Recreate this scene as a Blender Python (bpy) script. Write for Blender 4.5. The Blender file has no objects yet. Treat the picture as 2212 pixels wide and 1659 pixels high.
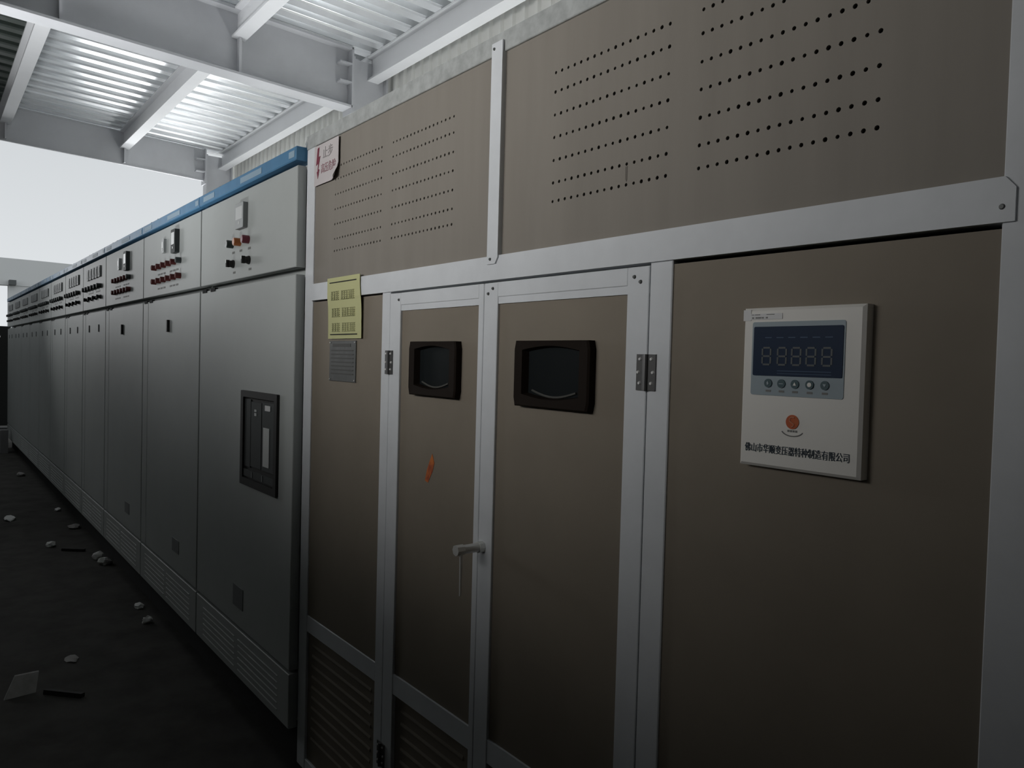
import bpy, math, random
from mathutils import Matrix, Vector
random.seed(7)

# ------------------------------------------------------------------ scale
S = 1.12          # metres per survey unit
ZF = 1.32         # floor lies this far (survey units) below the lens
def P(x, y, z): return Vector((x*S, y*S, (z+ZF)*S))

sc = bpy.context.scene
col = sc.collection

# ------------------------------------------------------------------ camera
YAW, PITCH, ROLL, DIST, FPX = 0.9108, -0.0303, 0.0263, 0.941, 1650.0
fwd = Vector((-math.sin(YAW)*math.cos(PITCH), math.cos(YAW)*math.cos(PITCH), math.sin(PITCH)))
rgt = Vector((math.cos(YAW), math.sin(YAW), 0))
up = rgt.cross(fwd)
c_, s_ = math.cos(ROLL), math.sin(ROLL)
r2 = c_*rgt + s_*up
u2 = -s_*rgt + c_*up
cam_d = bpy.data.cameras.new('camera')
cam = bpy.data.objects.new('camera', cam_d); col.objects.link(cam)
cam.matrix_world = Matrix(((r2.x, u2.x, -fwd.x, 0), (r2.y, u2.y, -fwd.y, -DIST*S),
                           (r2.z, u2.z, -fwd.z, ZF*S), (0, 0, 0, 1)))
cam_d.sensor_width = 36; cam_d.sensor_fit = 'HORIZONTAL'
cam_d.lens = FPX/2212*36
cam_d.clip_start = 0.02; cam_d.clip_end = 300
sc.camera = cam

# ------------------------------------------------------------------ sky (overcast)
w = bpy.data.worlds.new('overcast'); sc.world = w; w.use_nodes = True
nt = w.node_tree; nt.nodes.clear()
out = nt.nodes.new('ShaderNodeOutputWorld'); bg = nt.nodes.new('ShaderNodeBackground')
tc = nt.nodes.new('ShaderNodeTexCoord'); sx = nt.nodes.new('ShaderNodeSeparateXYZ')
rp = nt.nodes.new('ShaderNodeValToRGB')
rp.color_ramp.elements[0].position = 0.0; rp.color_ramp.elements[0].color = (0.77, 0.80, 0.82, 1)
rp.color_ramp.elements[1].position = 0.35; rp.color_ramp.elements[1].color = (0.58, 0.61, 0.635, 1)
nt.links.new(tc.outputs['Generated'], sx.inputs[0]); nt.links.new(sx.outputs['Z'], rp.inputs[0])
nt.links.new(rp.outputs[0], bg.inputs[0]); bg.inputs[1].default_value = 1.0
nt.links.new(bg.outputs[0], out.inputs[0])

# ------------------------------------------------------------------ added area lights, unseen stand-ins for daylight and lamps
def area(name, loc, aim, sx_, sy_, power, colr=(1, 1, 1), spread=180):
    d = bpy.data.lights.new(name, 'AREA'); d.shape = 'RECTANGLE'; d.size = sx_; d.size_y = sy_
    d.energy = power; d.color = colr; d.spread = math.radians(spread)
    o = bpy.data.objects.new(name, d); col.objects.link(o)
    o.location = loc
    z = -Vector(aim).normalized(); x = Vector((1, 0, 0)); y = z.cross(x).normalized(); x = y.cross(z)
    o.rotation_euler = Matrix((x, y, z)).transposed().to_euler()
    return o
# added roof fill in the slot between the equipment row and ribbed wall
area('rear_slot_fill', P(-5.4, 0.99, 0.40), (0, -0.25, 1), 2.2*S, 0.2*S, 9.5, (0.975, 0.988, 1.0), 150)
area('rear_slot_fill', P(-3.0, 0.99, 0.40), (0, -0.25, 1), 2.2*S, 0.2*S, 10, (0.975, 0.988, 1.0), 150)
area('rear_yard_fill', P(-7.6, 0.99, 0.40), (0, -0.25, 1), 1.6*S, 0.2*S, 30, (0.975, 0.988, 1.0), 150)  # added behind the row past the end beam, brightens the roof underside
area('end_yard_fill', P(-7.8, 0.45, 0.75), (1, 0, 0.75), 0.2*S, 0.6*S, 6.5, (0.975, 0.988, 1.0), 150)  # added above the far cabinets, grazes the purlins and deck
area('aisle_upfill', P(-4.2, -1.10, 0.40), (0, 0.28, 1), 1.8*S, 0.25*S, 13, (0.975, 0.988, 1.0), 150)  # added without a fixture, lights the ceiling and cabinet tops
area('open_end_fill', P(-9.0, -1.5, 0.78), (1, 0.22, 0.35), 0.8*S, 1.1*S, 17, (0.975, 0.988, 1.0), 120)  # added panel out of view, boosts daylight from the open end
area('low_upfill', P(-3.4, -1.05, -0.6), (0, 0.25, 1), 1.1*S, 0.25*S, 9.5, (0.98, 0.99, 1.0), 80)  # added low in the aisle out of view, lifts the near roof
area('aisle_fill', P(-3.4, -1.9, 0.45), (0, 1, 0.15), 1.6*S, 0.3*S, 1.7, (0.99, 0.992, 1.0), 80)  # added front fill for the cabinets, no lamp stands there
area('near_fill', P(-1.6, -1.9, 0.45), (0, 1, 0.15), 1.6*S, 0.3*S, 6.9, (1.0, 0.992, 0.98), 80)  # added front fill for the enclosure, no lamp stands there
area('end_fill', P(-0.4, -2.45, 0.75), (0, 1, 0.10), 2.2*S, 0.4*S, 0.9, (1.0, 0.992, 0.98), 80)  # added faint fill towards the enclosure's right end

# ------------------------------------------------------------------ exposure
sc.view_settings.view_transform = 'Standard'; sc.view_settings.look = 'None'
sc.view_settings.exposure = 0.0; sc.view_settings.gamma = 1.0
sc.view_settings.use_curve_mapping = False

# ------------------------------------------------------------------ materials
def mat(name, colr, rough=0.6, metal=0.0, var=0.0, scale=6.0, stretch=(1, 1, 1), colr2=None, bump=0.0, spec=None):
    m = bpy.data.materials.new(name); m.use_nodes = True
    n = m.node_tree; b = n.nodes['Principled BSDF']
    b.inputs['Base Color'].default_value = (*colr, 1); b.inputs['Roughness'].default_value = rough
    b.inputs['Metallic'].default_value = metal
    if spec is not None: b.inputs['Specular IOR Level'].default_value = spec
    if var or colr2 or bump:
        t = n.nodes.new('ShaderNodeTexCoord'); mp = n.nodes.new('ShaderNodeMapping')
        mp.inputs['Scale'].default_value = stretch
        nz = n.nodes.new('ShaderNodeTexNoise'); nz.inputs['Scale'].default_value = scale
        nz.inputs['Detail'].default_value = 5; nz.inputs['Roughness'].default_value = 0.6
        n.links.new(t.outputs['Object'], mp.inputs[0]); n.links.new(mp.outputs[0], nz.inputs['Vector'])
        if var or colr2:
            r = n.nodes.new('ShaderNodeValToRGB')
            c2 = colr2 or tuple(v*(1-var) for v in colr)
            r.color_ramp.elements[0].position = 0.33; r.color_ramp.elements[0].color = (*c2, 1)
            r.color_ramp.elements[1].position = 0.62; r.color_ramp.elements[1].color = (*colr, 1)
            n.links.new(nz.outputs['Fac'], r.inputs[0]); n.links.new(r.outputs[0], b.inputs['Base Color'])
        if bump:
            bp = n.nodes.new('ShaderNodeBump'); bp.inputs['Strength'].default_value = bump
            bp.inputs['Distance'].default_value = 0.02
            n.links.new(nz.outputs['Fac'], bp.inputs['Height']); n.links.new(bp.outputs[0], b.inputs['Normal'])
    return m
M = dict(
    panel=mat('brown_grey_enamel', (0.285, 0.260, 0.226), 0.62, 0, 0.09, 5, (2.2, 2.2, 0.25), spec=0.2),
    panel_low=mat('brown_grey_door', (0.270, 0.234, 0.186), 0.62, 0, 0.10, 4, spec=0.2),
    alu=mat('brushed_aluminium_trim', (0.76, 0.785, 0.81), 0.55, 0.0, 0.08, 7, spec=0.3),
    galv=mat('mottled_galvanised', (0.52, 0.54, 0.53), 0.5, 0.1, 0.3, 22),
    cab=mat('switchgear_grey', (0.475, 0.500, 0.487), 0.55, 0, 0.05, 3, spec=0.25),
    blue=mat('header_blue', (0.085, 0.245, 0.43), 0.5, 0, 0.15, 6),
    paleblue=mat('faded_blue_label', (0.30, 0.42, 0.52), 0.6),
    black=mat('black_plastic', (0.012, 0.011, 0.010), 0.6),
    blackbrown=mat('window_bezel', (0.014, 0.009, 0.006), 0.7, spec=0.12),
    dark=mat('dark_interior', (0.02, 0.02, 0.02), 0.9),
    glass=mat('dark_window_glass', (0.012, 0.015, 0.016), 0.25, spec=0.3),
    lipglint=mat('lip_highlight', (0.10, 0.10, 0.09), 0.4),
    white=mat('white_plastic', (0.86, 0.84, 0.79), 0.55),
    offwhite=mat('sticker_white', (0.75, 0.75, 0.75), 0.6),
    meter=mat('meter_grey', (0.42, 0.44, 0.44), 0.5),
    metdull=mat('dull_meter_grey', (0.33, 0.345, 0.345), 0.6),
    metshadeplate=mat('meter_shade_plate_grey', (0.20, 0.21, 0.21), 0.6),  # shaded meter side; plain grey on plates and latches
    metface=mat('meter_face', (0.62, 0.64, 0.63), 0.4),
    charcoal=mat('charcoal_plastic', (0.040, 0.046, 0.046), 0.65),
    red=mat('red_button', (0.11, 0.016, 0.014), 0.7),
    redlens=mat('red_lens', (0.16, 0.020, 0.035), 0.3),
    amber=mat('amber_lens', (0.42, 0.13, 0.03), 0.3),
    green=mat('dark_green_lens', (0.02, 0.032, 0.028), 0.3),
    chrome=mat('handle_chrome', (0.80, 0.80, 0.77), 0.3, 0.35),
    steel=mat('hinge_steel', (0.13, 0.13, 0.13), 0.45, 0.5),
    screw=mat('screw_bright', (0.80, 0.80, 0.78), 0.4),
    yellow=mat('yellow_paper', (0.64, 0.64, 0.33), 0.8, 0, 0.06, 5),
    ink=mat('faded_olive_ink', (0.40, 0.40, 0.20), 0.8),
    blackink=mat('black_ink', (0.02, 0.02, 0.015), 0.8),
    pink=mat('faded_sign_paper', (0.62, 0.575, 0.575), 0.8, 0, 0.06, 5),
    signred=mat('sign_red', (0.20, 0.035, 0.06), 0.8),
    signpink=mat('sign_faded_red', (0.30, 0.14, 0.16), 0.8),
    signgrey=mat('sign_grey_ink', (0.28, 0.26, 0.26), 0.8),
    zinc=mat('dull_nameplate', (0.13, 0.135, 0.13), 0.5, 0.3, 0.25, 20),
    zinctext=mat('nameplate_etching', (0.09, 0.09, 0.085), 0.6, 0.2),
    screen=mat('controller_screen_blue', (0.010, 0.026, 0.062), 0.5, spec=0.2),
    facia=mat('controller_fascia', (0.33, 0.40, 0.44), 0.5),
    led=mat('unlit_digit_segments', (0.085, 0.095, 0.095), 0.5),
    teal=mat('teal_button', (0.05, 0.10, 0.115), 0.5),
    navyink=mat('navy_ink', (0.035, 0.05, 0.065), 0.7),
    greyink=mat('grey_ink', (0.22, 0.22, 0.21), 0.7),
    logo=mat('orange_red_logo', (0.50, 0.055, 0.015), 0.5, 0, 0, 9, colr2=(0.55, 0.13, 0.02)),
    logos=mat('logo_letter', (0.62, 0.26, 0.15), 0.5),
    orange=mat('orange_scrape', (0.62, 0.17, 0.03), 0.7, 0, 0, 60, colr2=(0.34, 0.06, 0.02)),
    beamw=mat('white_steel_paint', (0.76, 0.77, 0.785), 0.5, 0, 0.05, 3),
    beamg=mat('grey_steel_paint', (0.57, 0.58, 0.60), 0.55, 0, 0.10, 3),
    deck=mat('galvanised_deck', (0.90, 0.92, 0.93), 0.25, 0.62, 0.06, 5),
    shadedeck=mat('dark_green_shade_deck', (0.062, 0.080, 0.070), 0.45, 0.1, 0.4, 4),
    wall=mat('cream_ribbed_sheet', (0.84, 0.845, 0.81), 0.6, 0, 0.04, 3),
    plain=mat('dull_wall', (0.16, 0.16, 0.15), 0.85),
    floor=mat('dirt_floor', (0.062, 0.060, 0.055), 0.95, 0, 0.35, 5, bump=0.25, spec=0.1),
    litter=mat('crumpled_paper', (0.68, 0.68, 0.66), 0.9, 0, 0.2, 20),
    card=mat('dusty_cardboard', (0.28, 0.27, 0.26), 0.9, 0, 0.2, 20),
    stick=mat('dark_wood_scrap', (0.018, 0.017, 0.016), 0.9),
    conc=mat('pale_concrete', (0.18, 0.18, 0.18), 0.9, 0, 0.15, 8),
    gate=mat('dark_sheet_gate', (0.015, 0.016, 0.015), 0.8),
    farwall=mat('far_grey_cladding', (0.84, 0.86, 0.85), 0.8, 0, 0.04, 0.4),
)

# ------------------------------------------------------------------ mesh building
class MB:
    """collects faces (survey units), builds ONE mesh object"""
    def __init__(s): s.v = []; s.f = []; s.mi = []; s.m = 0
    def add(s, vs, fs):
        o = len(s.v); s.v += [Vector(v) for v in vs]
        for f in fs: s.f.append([i+o for i in f]); s.mi.append(s.m)
        return s
    def box(s, x0, x1, y0, y1, z0, z1, bev=0.0):
        if bev <= 0:
            vs = [(x, y, z) for x in (x0, x1) for y in (y0, y1) for z in (z0, z1)]
            return s.add(vs, [(0, 1, 3, 2), (4, 6, 7, 5), (0, 4, 5, 1), (2, 3, 7, 6), (0, 2, 6, 4), (1, 5, 7, 3)])
        # bevelled towards the viewer side (-y) : rounded-off front edges
        b = bev
        return s.prism([(x0, z0), (x1, z0), (x1, z1), (x0, z1)], y0+b, y1).frust(x0, x1, z0, z1, y0, b)
    def frust(s, x0, x1, z0, z1, y0, b):
        vs = [(x0, y0+b, z0), (x1, y0+b, z0), (x1, y0+b, z1), (x0, y0+b, z1),
              (x0+b, y0, z0+b), (x1-b, y0, z0+b), (x1-b, y0, z1-b), (x0+b, y0, z1-b)]
        return s.add(vs, [(4, 5, 6, 7), (0, 1, 5, 4), (1, 2, 6, 5), (2, 3, 7, 6), (3, 0, 4, 7)])
    def prism(s, pts, y0, y1):
        n = len(pts)
        vs = [(x, y0, z) for x, z in pts]+[(x, y1, z) for x, z in pts]
        return s.add(vs, [tuple(range(n)), tuple(range(2*n-1, n-1, -1))]+[(i, i+n, (i+1) % n+n, (i+1) % n) for i in range(n)])
    def prismx(s, pts, x0, x1):     # pts (y,z)
        n = len(pts)
        vs = [(x0, y, z) for y, z in pts]+[(x1, y, z) for y, z in pts]
        return s.add(vs, [tuple(range(n)), tuple(range(2*n-1, n-1, -1))]+[(i, i+n, (i+1) % n+n, (i+1) % n) for i in range(n)])
    def ring(s, outer, inner, y0, y1):
        n = len(outer)
        vs = [(x, y0, z) for x, z in outer]+[(x, y0, z) for x, z in inner]+[(x, y1, z) for x, z in outer]+[(x, y1, z) for x, z in inner]
        fs = []
        for i in range(n):
            j = (i+1) % n
            fs += [(i, j, j+n, i+n), (i+2*n, i+3*n, j+3*n, j+2*n), (i, i+2*n, j+2*n, j), (i+n, j+n, j+3*n, i+3*n)]
        return s.add(vs, fs)
    def disc(s, x, z, r, y0, y1, n=16, r2=None):
        r2 = r if r2 is None else r2
        vs = []
        for y, rr in ((y0, r2), (y1, r)):
            vs += [(x+rr*math.cos(2*math.pi*i/n), y, z+rr*math.sin(2*math.pi*i/n)) for i in range(n)]
        return s.add(vs, [tuple(range(n)), tuple(range(2*n-1, n-1, -1))]+[(i, i+n, (i+1) % n+n, (i+1) % n) for i in range(n)])
    def tube(s, pts, r, n=8, closed=False):
        pts = [Vector(p) for p in pts]; k = len(pts); vs = []
        for i, p in enumerate(pts):
            a = pts[(i-1) % k] if closed or i > 0 else p; b = pts[(i+1) % k] if closed or i < k-1 else p
            t = (b-a).normalized(); q = Vector((0.31, 0.92, 0.21)); e1 = t.cross(q).normalized(); e2 = t.cross(e1)
            vs += [p+r*(math.cos(2*math.pi*j/n)*e1+math.sin(2*math.pi*j/n)*e2) for j in range(n)]
        fs = []
        for i in range(k if closed else k-1):
            i2 = (i+1) % k
            for j in range(n): fs.append((i*n+j, i*n+(j+1) % n, i2*n+(j+1) % n, i2*n+j))
        if not closed: fs += [tuple(range(n-1, -1, -1)), tuple((k-1)*n+j for j in range(n))]
        return s.add(vs, fs)
    def build(s, name, m, parent=None, root=None, smooth=False):
        """m: material or list; root: Empty the vertices are relative to"""
        o0 = root.location if root else Vector((0, 0, 0))
        me = bpy.data.meshes.new(name)
        vs = [P(*v)-o0 for v in s.v]
        me.from_pydata(vs, [], s.f)
        for mm in (m if isinstance(m, (list, tuple)) else [m]): me.materials.append(mm)
        me.polygons.foreach_set('material_index', s.mi)
        if smooth: me.polygons.foreach_set('use_smooth', [True]*len(me.polygons))
        me.update()
        import bmesh
        bm = bmesh.new(); bm.from_mesh(me); bmesh.ops.recalc_face_normals(bm, faces=bm.faces); bm.to_mesh(me); bm.free()
        o = bpy.data.objects.new(name, me); col.objects.link(o)
        if parent: o.parent = parent
        return o
def rrect(x0, x1, z0, z1, r, n=4):
    pts = []
    for cx, cz, a in ((x1-r, z0+r, -90), (x1-r, z1-r, 0), (x0+r, z1-r, 90), (x0+r, z0+r, 180)):
        for i in range(n+1):
            t = math.radians(a+90*i/n); pts.append((cx+r*math.cos(t), cz+r*math.sin(t)))
    return pts
def tag(o, label=None, cat=None, group=None, kind=None):
    if label: o['label'] = label
    if cat: o['category'] = cat
    if group: o['group'] = group
    if kind: o['kind'] = kind
    return o
def empty(name, x, y, z):
    o = bpy.data.objects.new(name, None); col.objects.link(o); o.location = P(x, y, z); o.empty_display_size = 0.1
    return o
def copy_tree(o, parent=None):
    c = o.copy(); col.objects.link(c)
    if parent: c.parent = parent
    for ch in list(o.children): copy_tree(ch, c)
    return c
def lettering(name, body, x, y, z, size, m, parent=None, root=None, sx_=1.0, align='LEFT', bold=0.0):
    """flat lettering facing -Y, baseline-left (or centre) at x,z"""
    cu = bpy.data.curves.new(name, 'FONT'); cu.body = body; cu.size = size*S; cu.extrude = 0.0002
    cu.align_x = align
    t = bpy.data.objects.new(name+'_src', cu); col.objects.link(t)
    dg = bpy.context.evaluated_depsgraph_get()
    me = bpy.data.meshes.new_from_object(t.evaluated_get(dg)); me.name = name
    bpy.data.objects.remove(t)
    o0 = root.location if root else Vector((0, 0, 0))
    base = P(x, y, z)-o0
    for v in me.vertices:
        q = v.co.copy(); v.co = Vector((q.x*sx_+base.x, base.y-q.z, q.y+base.z))
    if bold:      # heavier strokes : a second pass shifted sideways
        import bmesh
        bm = bmesh.new(); bm.from_mesh(me); g = bmesh.ops.duplicate(bm, geom=bm.verts[:]+bm.edges[:]+bm.faces[:])
        for e in g['geom']:
            if isinstance(e, bmesh.types.BMVert): e.co.x += bold*S; e.co.y -= 0.00005
        bm.to_mesh(me); bm.free()
    me.materials.clear(); me.materials.append(m); me.update()
    o = bpy.data.objects.new(name, me); col.objects.link(o)
    if parent: o.parent = parent
    return o

# ================================================================== SETTING
fl = MB(); fl.add([(-60, -30, -ZF), (6, -30, -ZF), (6, 30, -ZF), (-60, 30, -ZF)], [(0, 1, 2, 3)])
tag(fl.build('floor', M['floor']), kind='structure')

SL = 0.0447                       # roof falls towards the ribbed wall
def zr(z, y): return z-SL*y
XW1, XW0, XN = -3.968, -6.696, -1.24   # webs of the near roof beam, the end beam and the beam overhead
def deck_mesh(x0, x1, y0, y1, pitch=0.147, h=0.05):
    mb = MB(); x = x0; prof = []
    while x < x1-1e-6:
        for dx, dz in ((0, 0), (0.40, 0), (0.43, 0.18), (0.47, 0.18), (0.5, 0.9), (0.54, 1), (0.92, 1), (0.96, 0.9), (0.98, 0.2)):
            prof.append((x+dx*pitch, 1.738+dz*h))
        x += pitch
    prof = [p for p in prof if p[0] <= x1]
    n = len(prof)
    vs = [(px, y0, zr(pz, y0)) for px, pz in prof]+[(px, y1, zr(pz, y1)) for px, pz in prof]
    mb.add(vs, [(i, i+1, i+1+n, i+n) for i in range(n-1)])
    # top skin gives the sheet its thickness
    vs = [(px, y0, zr(pz+0.004, y0)) for px, pz in prof]+[(px, y1, zr(pz+0.004, y1)) for px, pz in prof]
    mb.add(vs, [(i, i+1, i+1+n, i+n) for i in range(n-1)])
    return mb
tag(deck_mesh(-6.78, 2.6, -0.455, 1.3).build('ceiling', M['deck']), kind='structure')
tag(deck_mesh(-6.78, 2.6, -2.75, -0.46).build('ceiling', M['shadedeck']), kind='structure')  # left bay's shade and its green tint go into this sheet's colour

def ibeam(mb, x, y0, y1, zb, zt, hw, tw=0.008, tf=0.012):    # along Y at web x
    for a, b, c, d in ((-hw, hw, zb, zb+tf), (-hw, hw, zt-tf, zt), (-tw/2, tw/2, zb+tf, zt-tf)):
        vs = []
        for y in (y0, y1):
            vs += [(x+a, y, zr(c, y)), (x+b, y, zr(c, y)), (x+b, y, zr(d, y)), (x+a, y, zr(d, y))]
        mb.add(vs, [(0, 1, 2, 3), (7, 6, 5, 4), (0, 4, 5, 1), (1, 5, 6, 2), (2, 6, 7, 3), (3, 7, 4, 0)])
    return mb
PUR = (-1.205, -0.455, 0.327, 1.081)
beams = ((XN, 1.41, 'grey steel roof beam directly over the brown enclosure'),
         (XW1, 1.41, 'grey steel roof beam with white bottom flange crossing above first grey cabinet'),
         (XW0, 1.477, 'far grey steel end beam of the roof against the bright sky'))
for x, zb, lab in beams:
    root = empty('roof_beam', x, 0.95, zr(zb, 0.95))
    mb = MB(); ibeam(mb, x, -2.75, 0.935, zb, 1.737, 0.010 if x == XW0 else 0.056); mb.build('beam_body', M['beamg'], root, root)
    for k, py in enumerate(PUR[:3]):
        st = MB()
        for sgn in ((1,) if x == XW0 else (1, -1)):
            st.box(*sorted((x+sgn*0.004, x+sgn*0.045)), py-0.006, py+0.006, zr(zb+0.012, py), zr(1.60, py)-0.002)
        st.build('stiffener', M['beamg'], root, root)
    ep = MB(); ep.box(x-0.056, x+0.056, 0.93, 0.94, zr(zb, 0.93)-0.03, zr(1.737, 0.94))
    ep.build('end_plate', M['beamg'], root, root)
    for zz in (1.50, 1.60):
        g = MB(); g.box(x+0.004, x+0.056, 0.86, 0.93, zz, zz+0.008); g.build('gusset', M['beamg'], root, root)
    tag(root, lab, 'beam', 'cross beams under the roof deck', 'structure')
    # column under it
    cm = MB(); zt = zr(1.70, 1.05)
    cm.box(x-0.045, x+0.045, 0.942, 0.954, -ZF, zt); cm.box(x-0.045, x+0.045, 1.146, 1.158, -ZF, zt)
    cm.box(x-0.005, x+0.005, 0.954, 1.146, -ZF, zt)
    tag(cm.build('steel_column', M['beamg']), {XN: 'grey steel column standing behind the brown enclosure',
        XW1: 'grey steel column behind first cabinet carrying the near white flanged beam',
        XW0: 'grey steel column carrying the far end beam beside the bright sky'}[x], 'column', 'wall columns', 'structure')
spans = ((XW0, XW1, 'in the far roof bay'), (XW1, XN, 'in the near roof bay'))
names = {0: 'leftmost and highest', 1: 'left', 2: 'middle', 3: 'right hand, above the ribbed wall'}
for xa, xb, bay in spans:
    for k, py in enumerate(PUR):
        if k == 0: continue
        mb = MB(); hw = 0.034
        for a, b, c, d in ((-hw, hw, 1.600, 1.610), (-hw, hw, 1.727, 1.737), (-0.004, 0.004, 1.61, 1.727)):
            y0, y1 = py+a, py+b
            vs = []
            for x in (xa+0.0045, xb-0.0045):
                vs += [(x, y0, zr(c, y0)), (x, y1, zr(c, y1)), (x, y1, zr(d, y1)), (x, y0, zr(d, y0))]
            mb.add(vs, [(0, 1, 2, 3), (7, 6, 5, 4), (0, 4, 5, 1), (1, 5, 6, 2), (2, 6, 7, 3), (3, 7, 4, 0)])
        tag(mb.build('roof_purlin', M['beamw']), 'white steel purlin %s, %s of its row' % (bay, names[k]), 'purlin', 'purlins under the roof deck', 'structure')

# ribbed wall behind the cabinets
wl = MB(); x = -6.85; prof = []
while x < 2.6:
    for dx, dy in ((0, 0), (0.055, 0), (0.062, -0.016), (0.083, -0.016)): prof.append((x+dx, 1.20+dy))
    x += 0.09
n = len(prof); vs = [(a, b, -ZF) for a, b in prof]+[(a, b, 1.70) for a, b in prof]
wl.add(vs, [(i, i+1, i+1+n, i+n) for i in range(n-1)])
vs = [(a, b+0.01, -ZF) for a, b in prof]+[(a, b+0.01, 1.70) for a, b in prof]
wl.add(vs, [(i, i+1, i+1+n, i+n) for i in range(n-1)])
tag(wl.build('wall_right', M['wall']), kind='structure')
lw = MB(); lw.box(-13.2, 2.7, -2.85, -2.72, -ZF, 1.86); lw.box(-13.2, -6.8, -2.85, -2.72, 1.86, 4.5)  # upper part over the yard is raised to block sky light
tag(lw.build('wall_left', M['plain']), kind='structure')
hr = MB(); hr.box(-10.5, -6.8, -2.9, 9.0, 7.0, 7.1)  # out of view, added to keep sky light off the far cabinets
tag(hr.build('sky_block_roof', M['plain']), 'unseen roof added high over the yard to block sky light', 'roof', None, 'structure')
bw = MB(); bw.box(2.6, 2.72, -2.85, 1.3, -ZF, 1.9)
tag(bw.build('wall_back', M['plain']), kind='structure')

# ================================================================== SWITCHGEAR CABINETS
K = 1.028
YC = -0.025            # door faces
XR = -2.275            # right end of the row
XR0 = -2.213           # the same in door-plane survey
def cx(rel, right): return right+rel*K
HT = 0.640; HB = 0.596; PT = 0.584; PB = 0.272; DT = 0.250; DB = -0.990; VB = -1.175
def cab_shell(root, right, wd, latch, vents=True, hinges=True):
    left = right-wd
    g = 0.007
    b = MB(); b.box(left+0.001, right-0.001, 0.022, 0.80, -1.175, 0.622)
    b.build('cabinet_case', M['cab'], root, root)
    pl = MB(); pl.box(left+0.001, right-0.001, 0.03, 0.78, -ZF, -1.175); pl.build('plinth', M['dark'], root, root)
    h = MB(); h.box(left+0.003, right-0.002, YC-0.009, 0.05, HB+0.002, HT, 0.003)
    hd = h.build('header', M['blue'], root, root)
    hd['label'] = 'blue header strip'
    for a, c in ((-0.055, -0.010), (-0.50*wd, -0.29*wd), (-0.94*wd, -0.80*wd)):
        lb = MB(); lb.box(right+a, right+c, YC-0.0102, YC-0.008, HB+0.012, HT-0.012); lb.build('label_plate', M['paleblue'], hd, root)
    for ex in (right-0.035, left+0.10):
        e = MB(); e.tube([(ex+0.018*math.cos(t), 0.02, HT-0.002+0.034*math.sin(t)) for t in [math.pi*i/10 for i in range(11)]], 0.0055, 8)
        e.build('lifting_eye', M['galv'], root, root, True)
    ip = MB(); ip.box(left+g, right-g, YC, 0.004, PB, PT, 0.002)
    panel = ip.build('instrument_panel', M['cab'], root, root)
    d = MB()
    if latch: d.box(left+0.115, right-g, YC, 0.004, DB, DT, 0.002); d.box(left+g, left+0.110, YC, 0.004, DB, DT, 0.002)
    else: d.box(left+g, right-g, YC, 0.004, DB, DT, 0.002)
    door = d.build('door', M['cab'], root, root)
    if hinges:
        for hx in (left+0.04, left+0.15):
            hb = MB(); hb.box(hx, hx+0.055, YC-0.003, YC+0.01, DT-0.008, DT+0.006); hb.build('hinge', M['dark'], door, root)
    v = MB(); v.box(left+g, right-g, YC, 0.004, VB, DB-0.012, 0.002)
    for r in range(6):
        for (xa, xb) in ((left+0.10*wd, left+0.48*wd), (left+0.52*wd, right-0.10*wd)):
            zz = -1.035-r*0.022
            v.prismx([(YC, zz), (YC-0.0016, zz-0.003), (YC-0.0016, zz-0.005), (YC, zz-0.007)], xa, xb)
    v.build('vent_panel', M['cab'], root, root)
    return panel, door
def knob(parent, root, name, x, z, r, ln, m, tip=None):
    b = MB(); b.disc(x, z, r, YC-ln, YC+0.001, 14); b.m = 1; b.disc(x, z, r*0.82, YC-ln-0.0015, YC-ln+0.0002, 14)
    return b.build(name, [m, tip or m], parent, root)
def selector(parent, root, x, z, r=0.013):
    b = MB(); b.disc(x, z, r*1.15, YC-0.006, YC+0.001, 14); b.disc(x, z, r, YC-0.018, YC-0.004, 14, r*0.9)
    b.box(x-0.004, x+0.004, YC-0.028, YC-0.016, z-r, z+r); b.m = 1; b.box(x-0.0025, x+0.0025, YC-0.0288, YC-0.0275, z+0.002, z+r)
    return b.build('selector_knob', [M['black'], M['metface']], parent, root)
def meter(parent, root, x0, x1, z0, z1, depth, body, face, name='panel_meter', lab=None):
    b = MB(); b.prism(rrect(x0, x1, z0, z1, 0.006, 3), YC-depth, YC+0.001)
    if body is M['metshadeplate']: b.m = 2; b.prism(rrect(x0+0.001, x1-0.001, z0+0.001, z1-0.001, 0.005, 3), YC-depth-0.0008, YC-depth+0.001)  # darker body puts the side's shade into colour; front plate stays lighter
    b.m = 1; b.box(x0+0.010, x1-0.010, YC-depth-0.0012, YC-depth+0.001, z0+(z1-z0)*0.36, z1-0.014)
    b.disc((x0+x1)/2, z0+(z1-z0)*0.22, 0.006, YC-depth-0.0015, YC-depth+0.001, 10)
    o = b.build(name, [body, face, M['meter']], parent, root)
    if lab: o['label'] = lab
    return o
def caption(parent, root, x, z, w_, m=None):
    b = MB(); 
    for i in range(3): b.box(x-w_/2+i*w_/3, x-w_/2+i*w_/3+w_/4, YC-0.0006, YC+0.0004, z-0.004, z+0.004)
    return b.build('caption', m or M['greyink'], parent, root)

rights = [XR]
ws = [0.993*K, 0.993*K, 0.985*K]+[0.815*K]*8
for q in ws: rights.append(rights[-1]-q)

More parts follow.
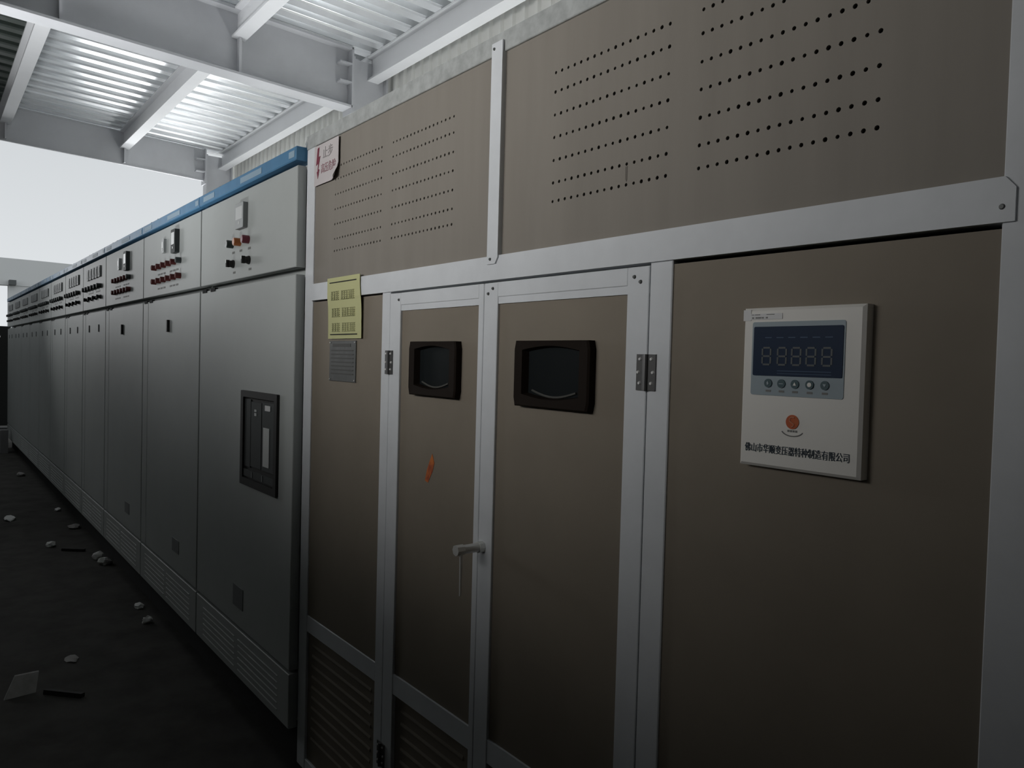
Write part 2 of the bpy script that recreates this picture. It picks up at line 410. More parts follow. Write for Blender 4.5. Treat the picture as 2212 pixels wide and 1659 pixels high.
# --- first cabinet, with the circuit breaker
r0 = rights[0]
c1 = empty('switchgear_cabinet', r0, 0.0, -ZF)
tag(c1, 'grey switchgear cabinet beside the brown enclosure, with black circuit breaker in its door', 'switchgear cabinet', 'row of grey switchgear cabinets')
pn, dr = cab_shell(c1, r0, ws[0], False)
meter(pn, c1, cx(-0.530, r0), cx(-0.442, r0), 0.447, 0.538, 0.016, M['metshadeplate'], M['metface'], lab='grey square panel meter')
for rel, m_, t_, lab in ((-0.597, 'green', None, 'dark green indicator lamp'), (-0.517, 'amber', None, 'amber indicator lamp'), (-0.430, 'redlens', None, 'red indicator lamp')):
    o = knob(pn, c1, 'indicator_lamp', cx(rel, r0), 0.403, 0.0145, 0.024, M[m_]); o['label'] = lab
    caption(pn, c1, cx(rel+0.01, r0), 0.372, 0.03)
for rel in (-0.585, -0.420):
    selector(pn, c1, cx(rel, r0), 0.330); caption(pn, c1, cx(rel+0.01, r0), 0.298, 0.03)
# breaker
bx0, bx1, bz0, bz1 = cx(-0.457, r0), cx(-0.118, r0), -0.462, -0.129
bk = MB(); bk.ring(rrect(bx0, bx1, bz0, bz1, 0.004, 2), rrect(bx0+0.026, bx1-0.026, bz0+0.026, bz1-0.022, 0.003, 2), YC-0.010, YC+0.001)
bk.box(bx0+0.01, bx1-0.01, YC-0.002, YC+0.0015, bz0+0.01, bz1-0.01)
brk = bk.build('circuit_breaker', M['black'], c1, c1); brk['label'] = 'black circuit breaker front'
q = MB(); q.box(bx0+0.032, bx0+0.092, YC-0.005, YC-0.0015, -0.395, -0.158); q.box(bx0+0.10, bx0+0.20, YC-0.006, YC-0.0015, -0.39, -0.165)
q.box(bx0+0.21, bx1-0.03, YC-0.007, YC-0.0015, -0.39, -0.16); q.build('breaker_face', M['charcoal'], brk, c1)
q = MB(); q.box(bx0+0.225, bx1-0.068, YC-0.0085, YC-0.0065, -0.375, -0.245); q.build('rating_label', M['metface'], brk, c1)
q = MB(); q.box(bx0+0.238, bx1-0.062, YC-0.0085, YC-0.0065, -0.188, -0.170, ); q.build('serial_label', M['offwhite'], brk, c1)
q = MB(); q.box(bx0+0.135, bx0+0.155, YC-0.0075, YC-0.0055, -0.198, -0.190); q.box(bx0+0.135, bx0+0.155, YC-0.0075, YC-0.0055, -0.212, -0.202); q.build('status_flag', M['metface'], brk, c1)
q = MB(); q.box(bx0+0.03, bx1-0.03, YC-0.007, YC-0.0015, -0.43, -0.405); q.m = 1
for t in (0.115, 0.215): q.box(bx0+t, bx0+t+0.008, YC-0.0085, YC-0.0065, -0.428, -0.408)
q.build('trip_unit', [M['charcoal'], M['metshadeplate']], brk, c1)
q = MB(); q.box(cx(-0.535, r0), cx(-0.43, r0), YC-0.0015, YC+0.001, -0.922, -0.845); q.build('rating_plate', M['metshadeplate'], dr, c1)

# --- second and third cabinets : two rows of red buttons
def red_button_cabinet(right, wd, sp, label):
    root = empty('switchgear_cabinet', right, 0, -ZF)
    tag(root, label, 'switchgear cabinet', 'row of grey switchgear cabinets')
    pn, dr = cab_shell(root, right, wd, True)
    meter(pn, root, cx(-0.393, right), cx(-0.324, right), 0.4445, 0.550, 0.020, M['charcoal'], M['metface'], lab='black panel meter with white face')
    meter(pn, root, cx(-0.590, right), cx(-0.548, right), 0.465, 0.531, 0.012, M['meter'], M['metface'], lab='small grey panel meter')
    for z in (0.408, 0.340):
        for i in range(6):
            rel = -0.735+(0.735-0.30)*i/5 if sp else -0.70+(0.70-0.31)*i/5
            knob(pn, root, 'push_button', cx(rel, right), z, 0.0130, 0.022, M['charcoal'] if (i == 5 and z > 0.35) else M['red'], None)
        caption(pn, root, cx(-0.62, right), z-0.036, 0.16); caption(pn, root, cx(-0.40, right), z-0.036, 0.16)
    q = MB(); q.box(cx(-0.487, right), cx(-0.472, right), YC-0.012, YC+0.001, 0.092, 0.148); q.build('latch', M['black'], dr, root)
    q = MB(); q.box(cx(-0.38, right), cx(-0.27, right), YC-0.0015, YC+0.001, -0.905, -0.845); q.build('rating_plate', M['metshadeplate'], dr, root)
    return root
red_button_cabinet(rights[1], ws[1], True, 'second grey switchgear cabinet from the brown enclosure, with two rows of red buttons')
red_button_cabinet(rights[2], ws[2], False, 'third grey switchgear cabinet from the brown enclosure, red buttons below black meter')

# --- narrow feeder cabinets
right = rights[3]
proto = empty('switchgear_cabinet', right, 0, -ZF)
pn, dr = cab_shell(proto, right, ws[3], True)
for i in range(5):
    x0 = cx(-0.625+0.1*i, right); meter(pn, proto, x0, x0+0.068*K, 0.470, 0.542, 0.010, M['metdull'], M['metdull'])
for i in range(6):
    knob(pn, proto, 'push_button', cx(-0.70+0.107*i, right), 0.412, 0.0150, 0.026, M['charcoal'])
for i in range(4):
    selector(pn, proto, cx(-0.625+0.155*i, right), 0.341, 0.012)
caption(pn, proto, cx(-0.5, right), 0.380, 0.2); caption(pn, proto, cx(-0.25, right), 0.380, 0.16)
for rel in (-0.555, -0.215):
    q = MB(); q.box(cx(rel-0.006, right), cx(rel+0.006, right), YC-0.006, YC+0.001, 0.118, 0.165); q.build('latch', M['metshadeplate'], dr, proto)
ordn = ['fourth', 'fifth', 'sixth', 'seventh', 'eighth', 'ninth', 'tenth', 'eleventh and farthest']
for i in range(8):
    o = proto if i == 0 else copy_tree(proto)
    o.location = P(rights[3+i], 0, -ZF)
    tag(o, 'narrow grey switchgear cabinet with black buttons, %s cabinet from the brown enclosure' % ordn[i], 'switchgear cabinet', 'row of grey switchgear cabinets')

# ================================================================== TRANSFORMER ENCLOSURE
X0, X1 = -2.268, -0.285
en = empty('transformer_enclosure', X0, 0, -ZF)
tag(en, 'brown grey transformer enclosure with white metal frame, perforated upper panels and double doors', 'enclosure')
hs = MB()   # housing : back, sides, roof, floor
hs.box(X0+0.004, X1-0.004, 0.88, 0.90, -1.28, 0.655); hs.box(X0+0.004, X0+0.012, 0.03, 0.88, -1.28, 0.655)
hs.box(X1-0.012, X1-0.004, 0.03, 0.88, -1.28, 0.655); hs.box(X0+0.012, X1-0.012, 0.03, 0.88, 0.645, 0.655); hs.box(X0+0.012, X1-0.012, 0.03, 0.88, -1.28, -1.27)
hs.build('housing', M['dark'], en, en)
bs = MB(); bs.box(X0+0.02, X1-0.02, 0.02, 0.86, -ZF, -1.28); bs.build('base_channel', M['dark'], en, en)
def bar(name, x0, x1, z0, z1, y0=0.0, y1=0.03, m='alu', parent=None, bev=0.0015):
    b = MB(); b.box(x0, x1, y0, y1, z0, z1, bev); return b.build(name, M[m], parent or en, en)
bar('corner_post', X0, -2.210, -1.28, 0.630); bar('corner_post', -0.341, X1, -1.28, 0.630)
bar('top_rail', X0, X1, 0.630, 0.672, -0.002, 0.03, 'galv')
bar('door_post', -1.766, -1.724, -1.28, 0.166); bar('door_post', -0.8525, -0.806, -1.28, 0.166)
mr = MB()   # middle rail, right end chamfered over the post
mr.prism([(-2.210, 0.166), (-0.327, 0.166), (-0.327, 0.203), (-0.338, 0.216), (-2.210, 0.216)], -0.004, 0.03)
mid = mr.build('middle_rail', M['alu'], en, en)
mu = MB(); mu.prism([(-1.300, 0.199), (-1.272, 0.199), (-1.263, 0.212), (-1.263, 0.652), (-1.300, 0.652)], -0.0075, -0.0042)
mu.box(-1.299, -1.264, -0.0042, 0.03, 0.216, 0.630); mull = mu.build('mullion', M['alu'], en, en)
for bx, bx2 in ((-2.210, -1.766), (-0.806, -0.341)):
    bar('bottom_rail', bx, bx2, -0.848, -0.797, 0.001); bar('sill_rail', bx, bx2, -1.28, -1.245, 0.001)
def scr(x, z, parent, y=-0.0005):
    b = MB(); b.disc(x, z, 0.0036, y-0.0025, y+0.0005, 10, 0.0024); b.build('screw', M['zinc'], parent, en)
scr(-0.340, 0.183, mid, -0.004); scr(-1.288, 0.209, mull, -0.0075); scr(-1.291, 0.64, mull, -0.0075)

# perforated panels : real punched holes
ROWS = [0.544, 0.508, 0.465, 0.423, 0.380, 0.338, 0.303]
def perforated(x0, x1, z0, z1, blocks, y=0.004, pitch=0.01731, r=0.0033, depth=0.004):
    mb = MB(); xs = [x0]; hx = []
    for b0 in blocks:
        xs.append(b0-pitch/2)
        for i in range(17): hx.append(b0+i*pitch); xs.append(b0+i*pitch+pitch/2)
    xs.append(x1)
    zs = [z0]
    for zz in sorted(ROWS): zs += [zz-pitch/2, zz+pitch/2]
    zs.append(z1)
    hz = sorted(ROWS)
    for i in range(len(xs)-1):
        for j in range(len(zs)-1):
            a, b, c, d = xs[i], xs[i+1], zs[j], zs[j+1]
            mx, mz = (a+b)/2, (c+d)/2
            hole = any(abs(mx-q) < 1e-4 for q in hx) and any(abs(mz-q) < 1e-4 for q in hz)
            if not hole:
                mb.add([(a, y, c), (b, y, c), (b, y, d), (a, y, d)], [(0, 1, 2, 3)]); continue
            rr = r*random.uniform(0.86, 1.08)
            out_ = [(b, mz), (b, d), (mx, d), (a, d), (a, mz), (a, c), (mx, c), (b, c)]
            inn = [(mx+rr*math.cos(k*math.pi/4), mz+rr*math.sin(k*math.pi/4)) for k in range(8)]
            vs = [(p[0], y, p[1]) for p in out_]+[(p[0], y, p[1]) for p in inn]+[(p[0], y+depth, p[1]) for p in inn]
            mb.add(vs, [(k, (k+1) % 8, (k+1) % 8+8, k+8) for k in range(8)]+[(k+8, (k+1) % 8+8, (k+1) % 8+16, k+16) for k in range(8)])
    # rear skin edge
    return mb.build('perforated_panel', M['panel'], en, en)
perforated(-2.210, -1.299, 0.216, 0.630, (-2.0700, -1.7320))
perforated(-1.264, -0.341, 0.216, 0.630, (-1.1075, -0.7645))

b = MB(); b.prism([(-0.9195, 0.334), (-0.9145, 0.334), (-0.9150, 0.311), (-0.9165, 0.308), (-0.9190, 0.312)], 0.0034, 0.0041)
b.build('drip_stain', mat('dark_drip', (0.15, 0.135, 0.115), 0.8), en, en)

def solid(name, x0, x1, z0, z1, y=0.004, parent=None, m='panel_low'):
    b = MB(); b.box(x0, x1, y, y+0.004, z0, z1); return b.build(name, M[m], parent or en, en)
lf = solid('side_panel', -2.210, -1.766, -0.797, 0.162)
rt = solid('side_panel', -0.806, -0.341, -0.797, 0.160)
def louvre(x0, x1, z0, z1, parent=None, y=0.004):
    b = MB(); b.box(x0, x1, y+0.004, y+0.008, z0, z1)
    n_ = int((z1-z0-0.06)/0.032)
    for i in range(n_):
        zz = z1-0.03-i*0.032
        b.prismx([(y+0.004, zz), (y+0.0015, zz-0.006), (y+0.0015, zz-0.009), (y+0.004, zz-0.012)], x0+0.03, x1-0.03)
    return b.build('louvre_panel', M['panel_low'], parent or en, en)
louvre(-2.210, -1.766, -1.245, -0.848); louvre(-0.806, -0.341, -1.245, -0.848)

def make_door(label, x0, x1, sl, sr, win, screws):
    """x0..x1 outer, sl / sr inner edges of the stiles"""
    d = MB()
    zt, zb = 0.1615, -1.235
    d.box(x0, sl, 0.0, 0.022, zb, zt, 0.0012); d.box(sr, x1, 0.0, 0.022, zb, zt, 0.0012)
    d.box(sl, sr, 0.0, 0.022, 0.131, zt, 0.0012); d.box(sl, sr, 0.0022, 0.022, 0.117, 0.131)
    d.box(sl, sr, 0.001, 0.022, -0.845, -0.795); d.box(sl, sr, 0.001, 0.022, zb, -1.205)
    o = d.build('door', M['alu'], en, en); o['label'] = label
    solid('door_panel', sl, sr, -0.795, 0.117, 0.006, o)
    louvre(sl, sr, -1.205, -0.845, o, 0.006)
    for sx2, sz2 in screws: scr(sx2, sz2, o)
    wx0, wx1, wz0, wz1 = win
    w_ = MB()
    outer = rrect(wx0, wx1, wz0, wz1, 0.009, 5)
    # opening with a bulging (arched) top and bottom
    inn = []
    ix0, ix1, iz0, iz1 = wx0+0.026, wx1-0.026, wz0+0.024, wz1-0.018
    for k_, (ox, oz) in enumerate(outer):
        tx = (ox-wx0)/(wx1-wx0); tz = (oz-wz0)/(wz1-wz0)
        bx = ix0+(ix1-ix0)*tx
        bz = iz0+(iz1-iz0)*tz
        inn.append((bx, bz))
    # resample so that top and bottom arch outwards
    nseg = 10; o2, i2 = [], []
    for k_ in range(nseg+1): t = k_/nseg; o2.append((wx0+0.004+(wx1-wx0-0.008)*t, wz0)); i2.append((ix0+(ix1-ix0)*t, iz0-0.008*math.sin(math.pi*t)))
    for k_ in range(1, nseg): t = k_/nseg; o2.append((wx1, wz0+0.004+(wz1-wz0-0.008)*t)); i2.append((ix1, iz0+(iz1-iz0)*t))
    for k_ in range(nseg+1): t = k_/nseg; o2.append((wx1-0.004-(wx1-wx0-0.008)*t, wz1)); i2.append((ix1-(ix1-ix0)*t, iz1+0.008*math.sin(math.pi*t)))
    for k_ in range(1, nseg): t = k_/nseg; o2.append((wx0, wz1-0.004-(wz1-wz0-0.008)*t)); i2.append((ix0, iz1-(iz1-iz0)*t))
    yy = -0.012
    n_ = len(o2)
    rim = [(a*0.965+((ix0+ix1)/2)*0.035, b*0.965+((iz0+iz1)/2)*0.035) for a, b in o2]
    lip = [(a+((ix0+ix1)/2-a)*0.06, b+((iz0+iz1)/2-b)*0.06) for a, b in i2]
    vs = [(a, 0.006, b) for a, b in o2]+[(a, yy+0.003, b) for a, b in o2]+[(a, yy, b) for a, b in rim]+[(a, yy+0.001, b) for a, b in i2]+[(a, 0.003, b) for a, b in lip]
    fs = []
    for L in range(4):
        for k_ in range(n_):
            j_ = (k_+1) % n_; fs.append((L*n_+k_, L*n_+j_, (L+1)*n_+j_, (L+1)*n_+k_))
    w_.add(vs, fs)
    w_.m = 1; w_.add([(a, 0.0032, b) for a, b in lip], [tuple(range(n_))])
    w_.m = 2
    w_.tube([(wx0+0.045+(wx1-wx0-0.09)*k_/12, 0.0015, iz0+0.008-0.011*math.sin(math.pi*k_/12)) for k_ in range(13)], 0.0022, 6)  # lighter grey tube stands in for the highlight on the lower glass rim
    wo = w_.build('viewing_window', [M['blackbrown'], M['glass'], M['lipglint']], o, en); wo['label'] = 'dark glazed viewing window in black bezel'
    return o
ld = make_door('narrower left door with orange scrape below its window', -1.7225, -1.3175, -1.671, -1.336, (-1.607, -1.403, -0.087, 0.040), ((-1.679, 0.144),))
rd = make_door('wider right door with long hanging handle', -1.3160, -0.8545, -1.268, -0.903, (-1.195, -0.979, -0.088, 0.040), ((-0.887, 0.145), (-0.873, 0.136), (-1.285, 0.149), (-1.301, 0.139)))
# orange scrape
q = MB(); q.prism([(-1.546, -0.288), (-1.533, -0.292), (-1.514, -0.264), (-1.506, -0.243), (-1.516, -0.222), (-1.528, -0.243), (-1.538, -0.262)], 0.0052, 0.0061)
q.build('paint_scrape', M['orange'], ld, en)
# hinges
def hinge(x, z0, z1, hw, door):
    b = MB(); b.box(x-hw, x-0.0045, -0.003, 0.0005, z0, z1); b.box(x+0.0045, x+hw, -0.003, 0.0005, z0, z1)
    b.tube([(x, -0.004, z0), (x, -0.004, z1)], 0.0050, 10)
    b.m = 1
    for zz, off in ((z0+0.012, 0.62), (0.5*(z0+z1), 0.78), (z1-0.008, 0.60)):
        for sg in (-1, 1): b.disc(x+sg*hw*off, zz, 0.0034, -0.0055, -0.0025, 10, 0.0022)
    b.build('hinge', [M['steel'], M['screw']], door, en)
hinge(-1.7215, -0.042, 0.018, 0.0185, ld); hinge(-0.8535, -0.043, 0.0165, 0.0205, rd)
hinge(-1.7215, -1.050, -0.990, 0.0185, ld); hinge(-0.8535, -1.050, -0.990, 0.0205, rd)
# handle : rose, shaft, dropped lever blade
hx, hz = -1.300, -0.394
h = MB()
def ycyl(mb, x, z, r, y0, y1, n=18): return mb.disc(x, z, r, y0, y1, n)
ycyl(h, hx, hz, 0.0125, -0.012, 0.0005, 8); ycyl(h, hx, hz, 0.0095, -0.052, -0.010); ycyl(h, hx, hz, 0.0115, -0.068, -0.050, 8)
h.prismx([(-0.0615, hz), (-0.0555, hz), (-0.0570, hz-0.094), (-0.0600, hz-0.094)], hx+0.0050, hx+0.0088)
h.build('handle', M['chrome'], rd, en)

# ------------------------------------------------------------------ temperature controller on the right panel
tcn = empty('temperature_controller', -0.562, 0.004, -0.138)
tag(tcn, 'white wall mounted temperature controller with blue display on the brown panel', 'controller')
YT = -0.016
b = MB(); b.box(-0.6490, -0.4745, YT, 0.0035, -0.1360, 0.0815, 0.004); b.build('casing', M['white'], tcn, tcn)
b = MB(); b.prism(rrect(-0.6330, -0.4985, -0.0375, 0.0620, 0.003, 3), YT-0.0012, YT+0.0005); fa = b.build('front_fascia', M['facia'], tcn, tcn)
b = MB(); b.prism(rrect(-0.6300, -0.5005, -0.0110, 0.0555, 0.002, 3), YT-0.0022, YT-0.001); scn = b.build('display', M['screen'], tcn, tcn)
def seven(mb, x, z, w_, h_, y):
    t = w_*0.16
    for (a, b2, c, d) in ((t, w_-t, 0, t), (t, w_-t, h_/2-t/2, h_/2+t/2), (t, w_-t, h_-t, h_), (0, t, t, h_/2-t/2), (0, t, h_/2+t/2, h_-t), (w_-t, w_, t, h_/2-t/2), (w_-t, w_, h_/2+t/2, h_-t)):
        mb.box(x+a, x+b2, y, y+0.0006, z+c, z+d)
for x in (-0.6165, -0.5930, -0.5720, -0.5510, -0.5290):
    d = MB(); seven(d, x, 0.0030, 0.0150, 0.0250, YT-0.0027); d.build('digit', M['led'], scn, tcn)
d = MB()
for i in range(6): d.box(-0.612+i*0.0175, -0.6015+i*0.0175, YT-0.0026, YT-0.002, 0.0400, 0.0412)
d.box(-0.592, -0.515, YT-0.0026, YT-0.002, -0.0045, -0.0035); d.box(-0.592, -0.515, YT-0.0026, YT-0.002, -0.0080, -0.0072)
d.build('scale_marks', mat('dim_blue_ink', (0.03, 0.075, 0.15), 0.5), scn, tcn)
for i, x in enumerate((-0.6050, -0.5850, -0.5650, -0.5440, -0.5230)):
    d = MB(); d.disc(x, -0.0210, 0.0058, YT-0.0030, YT-0.001, 20)
    d.m = 1
    yb = YT-0.0034
    if i == 0: d.prism([(x-0.0012, -0.0235), (x+0.0016, -0.0222), (x, -0.018), (x-0.002, -0.020)], yb, yb+0.0006)
    if i == 1: d.box(x-0.003, x+0.003, yb, yb+0.0006, -0.0216, -0.0206)
    if i == 2: d.prism([(x-0.0024, -0.0228), (x+0.0024, -0.0228), (x, -0.0183)], yb, yb+0.0006)
    if i == 3: d.disc(x, -0.0210, 0.0031, yb, yb+0.0006, 8)
    if i == 4: d.prism([(x-0.0024, -0.0193), (x+0.0024, -0.0193), (x, -0.0235)], yb, yb+0.0006)
    d.build('push_button', [M['teal'], M['white'] if i in (2, 3) else M['facia']], fa, tcn)
    d = MB(); d.box(x-0.004, x+0.004, YT-0.0016, YT-0.001, -0.0328, -0.0300); d.build('button_caption', M['greyink'], fa, tcn)
d = MB(); d.disc(-0.5675, -0.0710, 0.0094, YT-0.0012, YT+0.0004, 28); lg = d.build('emblem', M['logo'], tcn, tcn); lg['label'] = 'round orange red emblem with a curved letter'
d = MB(); d.tube([(-0.5675+a, YT-0.0014, -0.0710+c) for a, c in ((0.0035, 0.006), (-0.001, 0.0062), (-0.0036, 0.004), (-0.0034, 0.001), (0.0, -0.0012), (0.0028, -0.0028), (0.0022, -0.0056), (-0.001, -0.0068))], 0.0009, 6)
d.build('emblem_letter', M['logos'], lg, tcn)
d = MB(); pts = []
for i in range(13):
    t = math.radians(200+140*i/12); pts.append((-0.5675+0.0160*math.cos(t), YT-0.0004, -0.0815+0.0085*math.sin(t)))
d.tube(pts, 0.0008, 6); d.build('emblem_arc', M['greyink'], tcn, tcn)
for i in range(3):
    pass
d = MB()
for i in range(4): d.box(-0.5745+i*0.0038, -0.5718+i*0.0038, YT-0.0006, YT+0.0004, -0.0845, -0.0818)
d.build('emblem_caption', M['greyink'], tcn, tcn)
# the panel front was surveyed 14 mm too far out : bring it to true size on the casing front
COMP = '佛山市华顺变压器特种制造有限公司'
lettering('maker_lettering', COMP, -0.6395, YT-0.0006, -0.1150, 0.0128, M['navyink'], tcn, tcn, 0.745, bold=0.0004)
d = MB(); d.box(-0.6485, -0.6365, YT-0.0010, YT+0.0004, 0.0640, 0.0790); d.box(-0.6365, -0.5880, YT-0.0010, YT+0.0004, 0.0655, 0.0735)
st_ = d.build('sticker', M['offwhite'], tcn, tcn)
d = MB()
for x, w_ in ((-0.6345, 0.003), (-0.6290, 0.003), (-0.6255, 0.005), (-0.6195, 0.0035), (-0.6130, 0.003)): d.box(x, x+w_, YT-0.0014, YT-0.0009, 0.0668, 0.0688)
for x, w_ in ((-0.6355, 0.004), (-0.6300, 0.008), (-0.6120, 0.012)): d.box(x, x+w_, YT-0.0014, YT-0.0009, 0.0716, 0.0725)
d.build('sticker_print', M['greyink'], st_, tcn)

def rescale(o, k):
    for ch in o.children:
        if ch.data:
            for v in ch.data.vertices:
                q = v.co+tcn.location
                v.co = Vector((q.x*k, q.y, (q.z-ZF*S)*k+ZF*S))-tcn.location
        rescale(ch, k)
rescale(tcn, 1.0154)

# ------------------------------------------------------------------ notices
ws_ = empty('warning_sign', -2.125, -0.002, 0.508)
tag(ws_, 'faded white high voltage warning sheet with red lightning arrow, corner lifting', 'warning sign')
b = MB()   # sheet, lower right corner curling outwards
nx, nz_ = 8, 8
def shp(u, v):
    x = -2.2065+u*0.166; z = 0.508+v*0.118; c = max(0.0, u-0.80+0.4*max(0, v-0.1))*max(0.0, 0.30-v)
    return (x-c*0.10, -0.003-c*0.22, z+c*0.10)
vs = [shp(i/nx, j/nz_) for j in range(nz_+1) for i in range(nx+1)]
fs = [(j*(nx+1)+i, j*(nx+1)+i+1, (j+1)*(nx+1)+i+1, (j+1)*(nx+1)+i) for j in range(nz_) for i in range(nx)]
b.add(vs, fs); b.add([(v[0], v[1]+0.0012, v[2]) for v in vs], fs); b.build('sheet', M['pink'], ws_, ws_, True)
b = MB(); b.prism([(-2.183, 0.617), (-2.171, 0.619), (-2.176, 0.590), (-2.164, 0.592), (-2.177, 0.556), (-2.169, 0.553), (-2.179, 0.527), (-2.187, 0.548), (-2.182, 0.549), (-2.178, 0.572), (-2.192, 0.568)], -0.0040, -0.0031)
b.build('lightning_arrow', M['signred'], ws_, ws_)
lettering('heading', '止步', -2.147, -0.0036, 0.583, 0.036, M['signgrey'], ws_, ws_)
lettering('warning_text', '高压危险', -2.158, -0.0036, 0.541, 0.030, M['signpink'], ws_, ws_, 0.86)
nt_ = empty('notice_sheet', -1.984, -0.006, 0.050)
tag(nt_, 'yellow paper notice pasted over the white middle rail, with three faded text lines', 'notice')
b = MB(); 
zz_ = [0.050, 0.080, 0.110, 0.140, 0.158, 0.166, 0.195, 0.2235]; yy_ = [-0.0012, -0.0015, -0.002, -0.003, -0.0045, -0.0060, -0.0062, -0.0066]
vs = []
for z, y in zip(zz_, yy_): vs += [(-2.090, y, z), (-1.881+(0.004 if z < 0.17 else 0), y-0.001, z)]
fs = [(2*i, 2*i+1, 2*i+3, 2*i+2) for i in range(len(zz_)-1)]
b.add(vs, fs); b.add([(v[0], v[1]+0.001, v[2]) for v in vs], fs); b.build('sheet', M['yellow'], nt_, nt_)
b = MB(); b.box(-2.072, -1.902, -0.0082, -0.0074, 0.2080, 0.2110); b.box(-2.072, -1.902, -0.0036, -0.0024, 0.0605, 0.0635); b.build('border_rule', M['blackink'], nt_, nt_)
for zc, y in ((0.172, -0.0078), (0.124, -0.0045), (0.082, -0.0032)):
    b = MB()
    for (xa, xb) in ((-2.062, -2.012), (-1.996, -1.950), (-1.945, -1.915)):
        for i in range(5): b.box(xa, xb, y, y+0.0012, zc-0.0125+i*0.0055, zc-0.0095+i*0.0055)
        for i in range(3): b.box(xa+(xb-xa)*(i+0.3)/3, xa+(xb-xa)*(i+0.5)/3, y, y+0.0012, zc-0.0125, zc+0.0125)
    b.build('text_line', M['ink'], nt_, nt_)
np_ = empty('nameplate', -1.998, 0.003, -0.072)
tag(np_, 'dull grey metal nameplate on the brown panel just below the yellow notice', 'nameplate')
b = MB(); b.box(-2.082, -1.914, 0.0005, 0.0038, -0.071, 0.044, 0.0006); b.build('plate', M['zinc'], np_, np_)
b = MB()
for i in range(7): b.box(-2.070, -1.928, -0.0001, 0.0008, 0.015-i*0.011, 0.0185-i*0.011)
b.box(-2.060, -1.945, -0.0001, 0.0008, 0.027, 0.036)
b.build('etched_text', M['zinctext'], np_, np_)
for x, z in ((-2.077, 0.039), (-1.919, 0.039), (-2.077, -0.066), (-1.919, -0.066)):
    b = MB(); b.disc(x, z, 0.0022, -0.001, 0.001, 8); b.build('rivet', M['screw'], np_, np_)

# ================================================================== FLOOR LITTER
def lump(name, px, py, r, seed, sq=(1, 1, 0.7), m='litter', label='', cat='litter', group=None):
    import bmesh
    rnd = random.Random(seed)
    bm = bmesh.new(); bmesh.ops.create_icosphere(bm, subdivisions=2, radius=1)
    for v in bm.verts:
        k_ = rnd.uniform(0.72, 1.12); v.co = Vector((v.co.x*sq[0]*k_, v.co.y*sq[1]*k_, max(v.co.z*sq[2]*k_, -sq[2]*0.6)))
    lo = min(v.co.z for v in bm.verts)
    me = bpy.data.meshes.new(name)
    for v in bm.verts: v.co = Vector((v.co.x*r*S, v.co.y*r*S, (v.co.z-lo)*r*S))
    bm.to_mesh(me); bm.free(); me.materials.append(M[m])
    o = bpy.data.objects.new(name, me); col.objects.link(o); o.location = P(px, py, -ZF)
    return tag(o, label, cat, group)
def fl_(x, y): return x*1.048, (y+DIST)*1.048-DIST      # survey floor -1.26 -> -1.32
G = 'rubbish on the dark floor'
items = (
 ('paper_scrap', -3.796, -0.103, 0.026, (1, 1, .8), 'litter', 'small crumpled white paper on dark floor, nearest one to the cabinet base'),
 ('paper_scrap', -4.047, -0.086, 0.040, (1.2, .6, .35), 'litter', 'long flattened white paper on dark floor just behind the nearest crumpled one'),
 ('paper_ball', -4.989, -0.078, 0.036, (1, 1, .8), 'litter', 'pale crumpled ball on the floor, front one of the cluster of three'),
 ('paper_ball', -5.125, -0.085, 0.036, (1, 1, .9), 'litter', 'pale crumpled ball on the floor, rear one of the cluster of three'),
 ('paper_ball', -4.96, -0.066, 0.028, (1, 1, .8), 'card', 'dull grey ball on the floor, darkest one of the cluster of three'),
 ('paper_scrap', -5.611, -0.276, 0.036, (1.2, .9, .6), 'litter', 'pale crumpled scrap on open floor left of the dark stick'),
 ('paper_scrap', -6.117, -0.076, 0.055, (1.1, .8, .3), 'card', 'flat dull scrap on floor behind the dark stick'),
 ('paper_scrap', -6.832, -0.087, 0.036, (1.2, .7, .4), 'litter', 'small pale scrap on floor close to the far cabinets'),
 ('paper_scrap', -6.647, -0.419, 0.072, (1.5, .6, .22), 'litter', 'long pale flattened scrap at the left edge of the floor'),
 ('paper_scrap', -8.87, -0.151, 0.05, (1.3, .8, .5), 'card', 'farthest dull scrap on the floor near the dark gate'),
 ('paper_scrap', -3.5, -0.45, 0.036, (1.3, .8, .15), 'card', 'thin faint scrap lying alone on the middle of the dark floor'),
)
for i, (nm, x, y, r, sq, m_, lab) in enumerate(items):
    X, Y = fl_(x, y); lump(nm, X, Y, r, 20+i, sq, m_, lab, 'litter', G)
X, Y = fl_(-5.40, -0.185)
b = MB(); b.prismx([(0, 0), (0.018, 0), (0.02, 0.014), (0.003, 0.016)], -0.075, 0.075)
o = b.build('wood_stick', M['stick']); 
def lay(o, X, Y, rz):
    me = o.data
    for v in me.vertices: v.co.z -= ZF*S
    o.location = P(X, Y, -ZF); o.rotation_euler = (0, 0, rz); return o
tag(lay(o, X, Y, 0.9), 'thin dark stick on the floor between pale scraps far along the cabinets', 'stick', G)
X, Y = fl_(-3.19, -0.632)
b = MB()
fr = [(0.0, -0.062, 0.0), (0.0, 0.040, 0.006), (-0.062, 0.056, 0.062), (-0.070, -0.022, 0.058)]
b.add(fr+[(x-0.010, y, z+0.001) for x, y, z in fr], [(0, 1, 2, 3), (7, 6, 5, 4), (0, 4, 5, 1), (1, 5, 6, 2), (2, 6, 7, 3), (3, 7, 4, 0)])
o = b.build('cardboard_piece', M['card']); tag(lay(o, X-0.03, Y-0.01, 0.0), 'grey piece of cardboard tilted up on the near floor at lower left', 'cardboard', G)
X, Y = fl_(-3.145, -0.535)
b = MB(); b.prismx([(0, 0), (0.022, 0), (0.024, 0.014), (0.003, 0.017)], -0.075, 0.085)
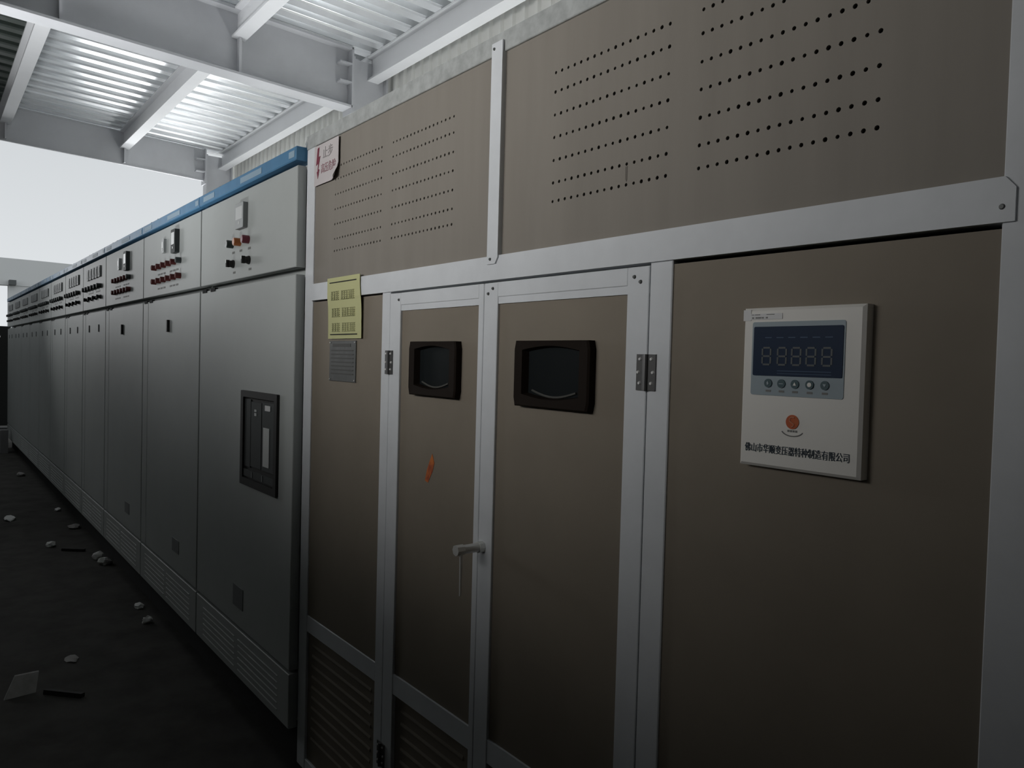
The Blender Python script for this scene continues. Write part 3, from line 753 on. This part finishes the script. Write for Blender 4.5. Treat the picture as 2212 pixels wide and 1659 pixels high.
o = b.build('wood_stick', M['stick']); tag(lay(o, X, Y, 0.75), 'short dark stick on the floor touching the tilted cardboard piece', 'stick', G)

# ================================================================== BEYOND THE OPEN END
gt = empty('metal_gate', -12.6, -1.2, -1.09)
tag(gt, 'dark sheet metal gate across the far end of the aisle', 'gate')
def gate_face(x):
    b = MB(); hy, hz_, r = -0.088, 0.148, 0.020      # small round hole
    y0, y1, z0, z1 = -2.6, 0.045, -1.075, 0.288
    n_ = 16
    out_ = []; inn = []
    for k_ in range(n_):
        t = 2*math.pi*k_/n_; c2, s2 = math.cos(t), math.sin(t); m_ = max(abs(c2), abs(s2))
        inn.append((hy+r*c2, hz_+r*s2)); out_.append((hy+0.1*c2/m_, hz_+0.1*s2/m_))
    for x_ in (x, x+0.03):
        b.add([(x_, a, c) for a, c in out_]+[(x_, a, c) for a, c in inn], [(k_, (k_+1) % n_, (k_+1) % n_+n_, k_+n_) for k_ in range(n_)])
        for (a, b_, c, d) in ((y0, hy-0.1, z0, z1), (hy+0.1, y1, z0, z1), (hy-0.1, hy+0.1, z0, hz_-0.1), (hy-0.1, hy+0.1, hz_+0.1, z1)):
            b.add([(x_, a, c), (x_, b_, c), (x_, b_, d), (x_, a, d)], [(0, 1, 2, 3)])
    b.box(x, x+0.03, y0, y1, z1, z1+0.004); b.box(x, x+0.03, y1, y1+0.004, z0, z1)
    return b
gate_face(-12.6).build('sheet_leaf', M['gate'], gt, gt)
b = MB(); b.box(-12.64, -12.56, -2.68, -2.6, -ZF, 0.40); b.build('gate_post', M['gate'], gt, gt)
b = MB(); b.box(-12.75, -12.45, -2.6, 0.02, -ZF, -1.10)
tag(b.build('kerb_block', M['gate']), 'dark low kerb on the ground under the dark metal gate', 'kerb')
b = MB(); b.box(-11.55, -11.35, -0.15, -0.065, -ZF, -1.03, 0.01)
tag(b.build('concrete_block', M['conc']), 'pale concrete block on the floor at far end of the cabinet row', 'block')

bl = empty('neighbouring_shed', -22, 1.5, -ZF)
tag(bl, 'pale grey shed with gently arched roof edge seen beyond the gate', 'building')
b = MB(); pts = []
for i in range(25):
    y = -9+i*0.75; pts.append((y, 2.15-0.0105*(y-0.2)**2*0.6))
prof = [(-9, 1.50)]+[(9, 1.50)]+[(y, z) for y, z in reversed(pts)]
b.prismx(prof, -22.3, -22.0); b.build('arched_fascia', M['farwall'], bl, bl)
b = MB(); b.box(-22.3, -22.02, 0.745, 9, -ZF, 1.50); b.build('wall', M['farwall'], bl, bl)
b = MB(); b.box(-22.02, -21.75, 0.74, 0.88, 1.50, 1.615); b.build('lamp_box', mat('grey_lamp_box', (0.13, 0.14, 0.14), 0.7), bl, bl)
